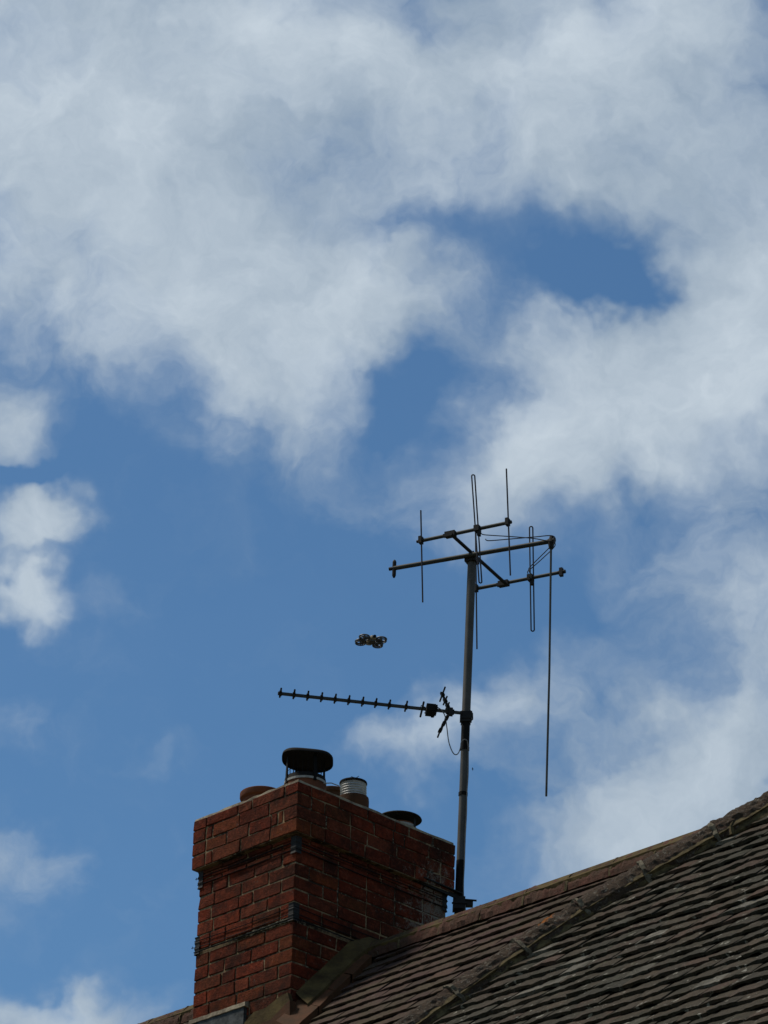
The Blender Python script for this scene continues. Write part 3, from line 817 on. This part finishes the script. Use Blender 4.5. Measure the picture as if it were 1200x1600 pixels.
# lashing bracket
bk = MB()
zb = z_for(-.02, 1.19, 1402)
bz = z_for(-.01, 1.10, 1393)+ZB
arm0 = W(-.012, .93, bz-ZB+.012); arm1 = W(-.03, 1.215, bz-ZB-.004)
dv = (arm1-arm0).normalized()
bk.obox((arm0+arm1)/2, (arm1-arm0)/2, Vector((0, 0, .017)), uL*.004)
bk.obox((arm0+arm1)/2+Vector((0, 0, .015))-uL*.012, (arm1-arm0)/2, Vector((0, 0, .003)), uL*.014)
pm = mp(1412)
part(bk, 'bracket_arm', MDARK, mast)
bk = MB(); bk.obox(pm+Vector((0, 0, -.004)), RV*.034, ax*.035, Vector((0, 1, 0))*.034)
bk.obox(pm+RV*.050+ax*.000, RV*.028, ax*.016, Vector((0, 1, 0))*.02); bk.tube([pm+RV*.03+ax*.016-YAX*.02, pm+RV*.097+ax*.010-YAX*.02], .006, 8)
bk.tube([pm-RV*.04-ax*.01-YAX*.035, pm+RV*.045-ax*.01-YAX*.035], .006, 8)
part(bk, 'mast_clamp', MDARK, mast)
def loop(z, r_, seed, sag=0):
    rs = random.Random(seed); o_ = .007; pts = []
    cs = [(o_, -o_), (o_, Rc+o_), (-Lc-o_, Rc+o_), (-Lc-o_, -o_)]
    for (a, b_) in zip(cs, cs[1:]+cs[:1]):
        for i in range(12):
            u = i/12; pts.append(HR @ Vector((a[0]+(b_[0]-a[0])*u, a[1]+(b_[1]-a[1])*u, ZB+z+rs.uniform(-.0012, .0012)-sag*math.sin(u*math.pi))))
    mb = MB(); mb.tube(pts, r_, 5, closed=True); return mb
for i, (z, r_, sg) in enumerate(((-.045, .0024, .002), (-.085, .0024, .004), (-.415, .0024, .006), (-.450, .0022, .010), (-.478, .0035, .004))):
    part(loop(z, r_, i, sg), 'lashing_wire', MBLACK, mast)
for (z0, z1_) in ((-.108, -.012), (-.492, -.392)):
    for (cxl, cyr, sx, sy) in ((0, 0, -1, 1), (-Lc, 0, 1, 1), (0, Rc, -1, -1), (-Lc, Rc, 1, -1)):
        mb = MB(); vs = []; nzr = 9; o_ = .006
        for i in range(nzr+1):
            z = ZB+z0+(z1_-z0)*i/nzr; rb = .003*(i % 3 == 0); e = o_+rb
            vs += [HR @ Vector((cxl+sx*.034, cyr-sy*e, z)), HR @ Vector((cxl-sx*(e-.004), cyr-sy*e, z)), HR @ Vector((cxl-sx*e, cyr-sy*(e-.004), z)), HR @ Vector((cxl-sx*e, cyr+sy*.034, z))]
        fs = [(4*i+j, 4*i+j+1, 4*i+j+5, 4*i+j+4) for i in range(nzr) for j in range(3)]
        mb.add(vs, fs); part(mb, 'corner_plate', MDARK, mast)
for (x, y, zz_) in ((-Lc-.008, -.005, -.45), (-Lc-.006, -.004, -.05)):     # twisted wire ends
    mb = MB(); p0 = HR @ Vector((x, y, ZB+zz_)); mb.tube([p0, p0+Vector((-.006, 0, .002)), p0+Vector((-.011, 0, -.004)), p0+Vector((-.016, 0, -.001))], .0022, 5)
    mb.tube([p0+Vector((-.008, 0, 0)), p0+Vector((-.012, 0, .008))], .0018, 5); part(mb, 'wire_end', MBLACK, mast)

# ------------------------------------------------------------------ large old aerial: long boom with a hanging rod
zt = mtop.z
bl = on_z(615.5, 888, zt+.004); brt = on_z(862, 845.5, zt+.004)
old = link('boom_aerial', None, label='long horizontal boom with a single thin rod hanging from its right end', category='aerial'); old.location = mtop
bd = (brt-bl).normalized(); bn = Vector((-bd.y, bd.x, 0))
mb = MB(); mb.tube([bl, brt], .0135, 14); part(mb, 'boom', MBOOM, old, True)
mb = MB(); mb.obox(mtop-ax*.005, bd*.034, bn*.034, ZAX*.022); mb.obox(mtop+ZAX*.020, bd*.028, bn*.02, ZAX*.010)
mb.tube([mtop+bn*.02+ZAX*.02, mtop+bn*.02+ZAX*.06], .005, 6); mb.tube([mtop-bn*.03+ZAX*.0, mtop-bn*.03-bd*.05], .006, 6)
part(mb, 'boom_clamp', MDARK, old)
q0 = on_y(616.5, 875, bl); q1 = on_y(615.5, 902, bl)
mb = MB(); m_ = (q0+q1)/2
mb.tube([q1-(q0-q1)*.02, q1+(q0-q1)*.12, q1+(q0-q1)*.88, q0], [.006, .012, .012, .005], 10); mb.tube([bl-bd*.03, bl+bd*.035], .011, 8)
part(mb, 'end_clamp', MDARK, old)
e0_ = on_y(862, 838, brt); e1_ = on_y(861, 857, brt); e2_ = on_y(853.5, 1244, brt)
mb = MB(); mb.tube([e0_, e0_.lerp(e1_, .5), e1_], [.012, .021, .013], 10); mb.tube([brt-bd*.02, brt+bd*.018], .017, 10); part(mb, 'end_clamp', MDARK, old)
mb = MB(); mb.tube([e1_-ZAX*-.01, e1_.lerp(e2_, .5)+RV*.004, e2_], .0062, 8); part(mb, 'hanging_rod', MBOOM, old, True)

# ------------------------------------------------------------------ twin dipole array
arr = link('dipole_array_aerial', None, label='twin aerial of two short booms with looped dipoles on a diagonal cross arm', category='aerial'); arr.location = mtop+ZAX*.03
zA = zt+.035
c1 = on_z(704, 834, zA); c2 = on_z(789, 911, zA)
mb = MB(); mb.tube([c1, c2], .0105, 12); part(mb, 'cross_arm', MDARK, arr, True)
def short_boom(xa, ya, xb, yb_, xc, yc):
    a = on_z(xa, ya, zA+.012); b_ = on_z(xb, yb_, zA+.012); mb = MB(); mb.tube([a, b_], .0105, 12); part(mb, 'short_boom', MBOOM, arr, True)
    d_ = (b_-a).normalized(); nn = Vector((-d_.y, d_.x, 0)); c = on_z(xc, yc, zA+.012)
    mb = MB(); mb.obox(c-ZAX*.004, d_*.032, nn*.017, ZAX*.016); mb.obox(c-d_*.03-ZAX*.006, d_*.014, nn*.012, ZAX*.008); part(mb, 'arm_clamp', MDARK, arr)
    return a, b_, d_, nn
A1 = short_boom(656, 845.5, 799, 815.5, 704, 834)
A2 = short_boom(743.5, 920, 882, 893, 787, 911)
def on_boom(B, x):
    a, b_ = B[0], B[1]
    pa = a-CAM; pb = b_-CAM; xa = 600+FOC*pa.dot(RV)/pa.dot(F); xb = 600+FOC*pb.dot(RV)/pb.dot(F)
    return a.lerp(b_, (x-xa)/(xb-xa))
def rod(B, xc, top, bot, r_=.0045):
    c = on_boom(B, xc)
    t = on_y(*top, c-B[3]*.012) if top else c; b_ = on_y(*bot, c-B[3]*.012) if bot else c
    mb = MB(); mb.tube([t, (t+b_)/2+(c-(t+b_)/2)*.0, b_], r_, 8); part(mb, 'rod', MROD, arr, True)
    mb = MB(); mb.obox(c-B[3]*.008, B[2]*.010, B[3]*.016, ZAX*.022); mb.tube([c-B[2]*.030, c+B[2]*.022], .009, 8); part(mb, 'rod_clamp', MDARK, arr)
rod(A1, 658.5, (657.5, 797.5), (660.5, 941)); rod(A1, 794, (791.2, 732.5), (797.5, 899)); rod(A2, 744.5, (743, 826), (745.2, 1014))
c = on_boom(A2, 877); mb = MB(); mb.obox(c, A2[2]*.010, A2[3]*.012, ZAX*.026); mb.tube([c-A2[2]*.020, c+A2[2]*.026], .012, 8); part(mb, 'rod_clamp', MDARK, arr)
def dipole(B, xc, tl, tr, bl_, br_):
    c = on_boom(B, xc); Pc = c+B[3]*-.010
    T0, T1, B0, B1 = (on_y(*q, Pc) for q in (tl, tr, bl_, br_))
    pts = []
    for (p_, q, sg) in ((T0, T1, 1), (B1, B0, -1)):
        m = (p_+q)/2; hx = (q-p_)/2; upv = ((T0-B0).normalized())*sg*hx.length
        for k2 in range(9):
            a = math.pi*k2/8; pts.append(m-hx*math.cos(a)+upv*math.sin(a))
    full = []
    n = len(pts)
    for i in range(n):
        full.append(pts[i])
        if i in (8, 17):
            q = pts[(i+1) % n]
            for u in (.25, .5, .75): full.append(pts[i].lerp(q, u))
    mb = MB(); mb.tube(full, .0042, 8, closed=True); part(mb, 'folded_dipole', MROD, arr, True)
    mb = MB(); mb.obox(c-B[3]*.006-ZAX*.002, B[2]*.016, B[3]*.020, ZAX*.018); mb.obox(c+B[2]*.010-ZAX*.030-B[3]*.006, B[2]*.008, B[3]*.012, ZAX*.020); part(mb, 'dipole_clamp', MDARK, arr)
    return c
D1 = dipole(A1, 747, (737, 744), (741.8, 744), (748.5, 909), (752.8, 909))
D2 = dipole(A2, 830, (827.3, 825), (832.5, 825), (829.8, 984), (834.8, 984))
# feeder cables between the dipoles, looping round the boom end
def cable(pxs, r_, depth_fn, parent, material=MCABLE, name='feeder_cable', n=6):
    P_ = [on_y(x, y, depth_fn(i/(len(pxs)-1))) for i, (x, y) in enumerate(pxs)]
    sm = []
    for i in range(len(P_)-1):
        p0, p1, p2, p3 = P_[max(i-1, 0)], P_[i], P_[i+1], P_[min(i+2, len(P_)-1)]
        for k2 in range(5):
            t = k2/5; sm.append(.5*((2*p1)+(-p0+p2)*t+(2*p0-5*p1+4*p2-p3)*t*t+(-p0+3*p1-3*p2+p3)*t**3))
    sm.append(P_[-1]); mb = MB(); mb.tube(sm, r_, n); return part(mb, name, material, parent, True)
def dep(a, b_, off=0): return lambda u: a.lerp(b_, u)-YAX*off
cable([(751, 831), (754, 835), (768, 836.5), (800, 838.5), (835, 841.5), (858, 846)], .0030, dep(D1, brt, .03), arr)
cable([(758.5, 842), (761, 844.5), (770, 844.5), (800, 842), (835, 839), (862, 837), (868, 844), (864, 852)], .0030, dep(D1, brt, .05), arr)
cable([(864, 846), (867.5, 850), (864, 857), (845, 875), (829, 889), (824.5, 893), (826, 899), (830, 903)], .0030, dep(brt, D2, .03), arr)
cable([(860, 852), (858, 856), (842, 872), (830, 884), (826, 890), (829, 898), (827, 902)], .0030, dep(brt, D2, .02), arr)

# ------------------------------------------------------------------ slender comb-like aerial (horizontal elements)
mu = mp(1121)
zu = mu.z+.012
ya = link('yagi_aerial', None, label='slender comb aerial pointing left with ten short cross pieces and a crossed reflector', category='aerial'); ya.location = mu
u0 = on_z(436, 1083.5, zu); u1 = on_z(720, 1114, zu); ud = (u1-u0).normalized()
px = Vector((-math.sin(rad(5.0)), math.cos(rad(5.0)), 0))
mb = MB(); mb.obox((u0+u1)/2, (u1-u0)/2, px*.007, ZAX*.0075); part(mb, 'boom', MBOOM, ya)
def ux(x): 
    pa = u0-CAM; pb = u1-CAM; xa = 600+FOC*pa.dot(RV)/pa.dot(F); xb = 600+FOC*pb.dot(RV)/pb.dot(F)
    return u0.lerp(u1, (x-xa)/(xb-xa))
for x in (438.2, 459.2, 480.5, 502, 523.2, 544.4, 566, 586.5, 607.8, 634):
    c = ux(x); mb = MB(); h = .058 if x < 630 else .066
    mb.tube([c-px*h+ZAX*.005, c+px*h+ZAX*.005], .0055, 8); part(mb, 'element', MDARK, ya, True)
    mb = MB(); mb.obox(c+ZAX*.001, ud*.008, px*.013, ZAX*.011); part(mb, 'element_clip', MDARK, ya)
mb = MB(); mb.tube([u0-ud*.006, u0+ud*.004], .011, 8); part(mb, 'boom_plug', MDARK, ya)
c = ux(659); mb = MB(); mb.tube([c-px*.09, c+px*.085-ZAX*.01], .006, 8); part(mb, 'element', MDARK, ya, True)
c = ux(672.5); mb = MB(); mb.obox(c-ZAX*.002, ud*.027, px*.045, ZAX*.020); mb.obox(c+ud*.014-ZAX*.024, ud*.008, px*.04, ZAX*.006); mb.obox(c+ud*.030, ud*.006, px*.05, ZAX*.012)
part(mb, 'dipole_box', MBLACK, ya)
mb = MB(); mb.tube([c+px*.05+ud*q for q in (-.03, .03)], .004, 6); mb.tube([c-ud*.03+ZAX*.01, c-ud*.055+ZAX*.02, c-ud*.06-ZAX*.0], .003, 6); part(mb, 'dipole_loop', MDARK, ya)
# crossed reflector: two arms hinged at the boom, each with short cross bars
hub = ux(703)
mb = MB(); mb.obox(hub, ud*.024, px*.012, ZAX*.012); mb.obox(hub+ud*.004, ud*.012, px*.014, ZAX*.022); part(mb, 'reflector_hub', MDARK, ya)
for tip in ((691, 1084), (687.5, 1142)):
    e = on_y(*tip, hub); d_ = (e-hub); mb = MB()
    mb.tube([hub, hub.lerp(e, .5), e], [.010, .008, .007], 8); part(mb, 'reflector_arm', MDARK, ya, True)
    for u, hh in ((.32, .045), (.62, .055), (.97, .095)):
        c = hub.lerp(e, u); mb = MB(); mb.tube([c-px*hh+RV*.004, c+px*hh-RV*.004], .0052, 8); part(mb, 'reflector_rod', MDARK, ya, True)
        mb = MB(); mb.obox(c, px*.014, d_.normalized()*.010, ud*.010); part(mb, 'rod_clip', MDARK, ya)
mb = MB()
mb.obox(mu+ZAX*.004, RV*.034, YAX*.034, ax*.022); mb.obox(mu-ax*.022, RV*.028, YAX*.03, ax*.014); mb.obox((mu+u1)/2-RV*.008-YAX*.0, (u1-mu)*.5+RV*.012, px*.012, ZAX*.014)
mb.tube([mu+RV*.022-YAX*.03+ax*.03, mu+RV*.036-YAX*.03+ax*.01, mu+RV*.038-YAX*.03-ax*.025, mu+RV*.028-YAX*.03-ax*.035], .004, 6)
part(mb, 'mast_clamp', MDARK, ya)
mw = lambda u: (hub.lerp(mp(1165), u))-YAX*.03
cable([(683, 1105), (689, 1109), (695, 1118), (698, 1135), (701, 1158), (706, 1173), (711, 1179), (716, 1177), (719.5, 1168), (720.5, 1160), (725, 1155.5), (729.5, 1157), (731.5, 1164), (731.8, 1172)], .0031, mw, ya, MGCAB, 'downlead')
pts_ = []
xs_c = [(731.8, 1172), (731.5, 1210), (729.6, 1240), (729, 1270), (727, 1310), (725.6, 1350), (724.2, 1380), (724.6, 1405), (727, 1418), (727.2, 1450)]
cable(xs_c, .0033, lambda u: mbot-YAX*.024, ya, MGCAB, 'downlead', 6)

# ------------------------------------------------------------------ small drone in flight
dd = ray(579.5, 1000.5); dcn = CAM+dd*(18.6/dd.length)
dr = link('drone', None, label='small dark four rotor drone with ring guards hovering left of the mast', category='drone'); dr.location = dcn
rc = [on_z(x, y, dcn.z) for x, y in ((569.5, 995.0), (563.3, 1002.3), (596.0, 998.6), (590.0, 1006.2))]
fw = ((rc[0]+rc[2])-(rc[1]+rc[3])).normalized(); sdv = ((rc[2]+rc[3])-(rc[0]+rc[1])).normalized()
for i, c in enumerate(rc):
    mb = MB(); n = 24; R_ = .0265
    for zz_, r2, rr2 in ((.0, R_, .0044), (-.010, R_*.97, .0036)):
        mb.tube([c+Vector((math.cos(2*math.pi*q/n)*r2, math.sin(2*math.pi*q/n)*r2, zz_)) for q in range(n)], rr2, 6, closed=True)
    for q in range(8):
        a = 2*math.pi*q/8; mb.tube([c+Vector((math.cos(a)*R_, math.sin(a)*R_, 0)), c+Vector((math.cos(a)*R_*.97, math.sin(a)*R_*.97, -.011))], .0018, 4)
    gd = part(mb, 'guard_ring', MDRK, dr)
    mb = MB()
    for q in range(3):
        a = 2*math.pi*q/3+i; mb.tube([c-ZAX*.010, c+Vector((math.cos(a)*R_, math.sin(a)*R_, -.011))], .0017, 5)
    mb.tube([c-ZAX*.013, c+ZAX*.004], .0058, 10); part(mb, 'motor', MDRK, dr)
    for q in range(3):
        a = 2*math.pi*q/3+.6+i*.8; v = Vector((math.cos(a), math.sin(a), 0)); t = Vector((-v.y, v.x, .35)).normalized()
        mb = MB(); mb.obox(c+ZAX*.004+v*.0125, v*.0105, t*.0048, t.cross(v)*.0006); part(mb, 'rotor_blade', mat('rotor_blade', simple((.55, .56, .58), .35)) if 'rotor_blade' not in bpy.data.materials else bpy.data.materials['rotor_blade'], dr)
ctr = sum(rc, Vector())/4
mb = MB(); secs = [(-.056, .009, .006), (-.048, .017, .012), (-.015, .021, .017), (.020, .021, .017), (.042, .017, .014), (.058, .011, .008)]
vs = []
for (u, w_, h) in secs:
    for q in range(12):
        a = 2*math.pi*q/12; ca, sa = math.cos(a), math.sin(a)
        vs.append(ctr+fw*u*.9+sdv*(abs(ca)**.6*math.copysign(1, ca))*w_+ZAX*((abs(sa)**.6*math.copysign(1, sa))*h*.85))
fs = [(i*12+q, i*12+(q+1) % 12, (i+1)*12+(q+1) % 12, (i+1)*12+q) for i in range(len(secs)-1) for q in range(12)]+[tuple(range(11, -1, -1)), tuple(60+q for q in range(12))]
mb.add(vs, fs); part(mb, 'body', MDRONE, dr, True)
mb = MB(); mb.obox(ctr+fw*.012-ZAX*.0155, fw*.024, sdv*.012, ZAX*.004); part(mb, 'battery', MDRK, dr)
cpos = ctr+fw*.052-ZAX*.002
mb = MB(); mb.tube([cpos, cpos+fw*.010], .0075, 12); part(mb, 'camera_lens', MBLACK, dr)
for sx in (-1, 1):
    mb = MB(); mb.tube([ctr+fw*.02, rc[0 if sx < 0 else 2]-ZAX*.006], .0045, 6); mb.tube([ctr-fw*.02, rc[1 if sx < 0 else 3]-ZAX*.006], .0045, 6); part(mb, 'arm', MDRK, dr)

# ------------------------------------------------------------------ a far bird, a speck beside the mast
rb = ray(738.5, 1201.5); pb = CAM+rb*(330/rb.length)
mb = MB(); mb.tube([pb-RV*.10, pb-RV*.05, pb+RV*.04, pb+RV*.11], [.01, .03, .028, .006], 8)
for s_ in (-1, 1):
    mb.add([pb-RV*.04, pb+RV*.05, pb+RV*.02+UV*.13*s_+F*.08*s_, pb-RV*.02+UV*.15*s_+F*.10*s_, pb+UV*.004+RV*.0, pb+RV*.0+UV*.14*s_+F*.09*s_+RV*.01], [(0, 1, 2, 3), (0, 3, 5, 4), (1, 4, 5, 2)])
mb.out('bird', MBLACK, None, label='tiny dark bird far off just right of the mast', category='bird')
print('bricks', len([o for o in bpy.data.objects if o.name.startswith('brick') and o.name != 'brickwork']), 'objects', len(bpy.data.objects), 'tris', sum(len(o.data.polygons)*2 for o in bpy.data.objects if o.type == 'MESH'))
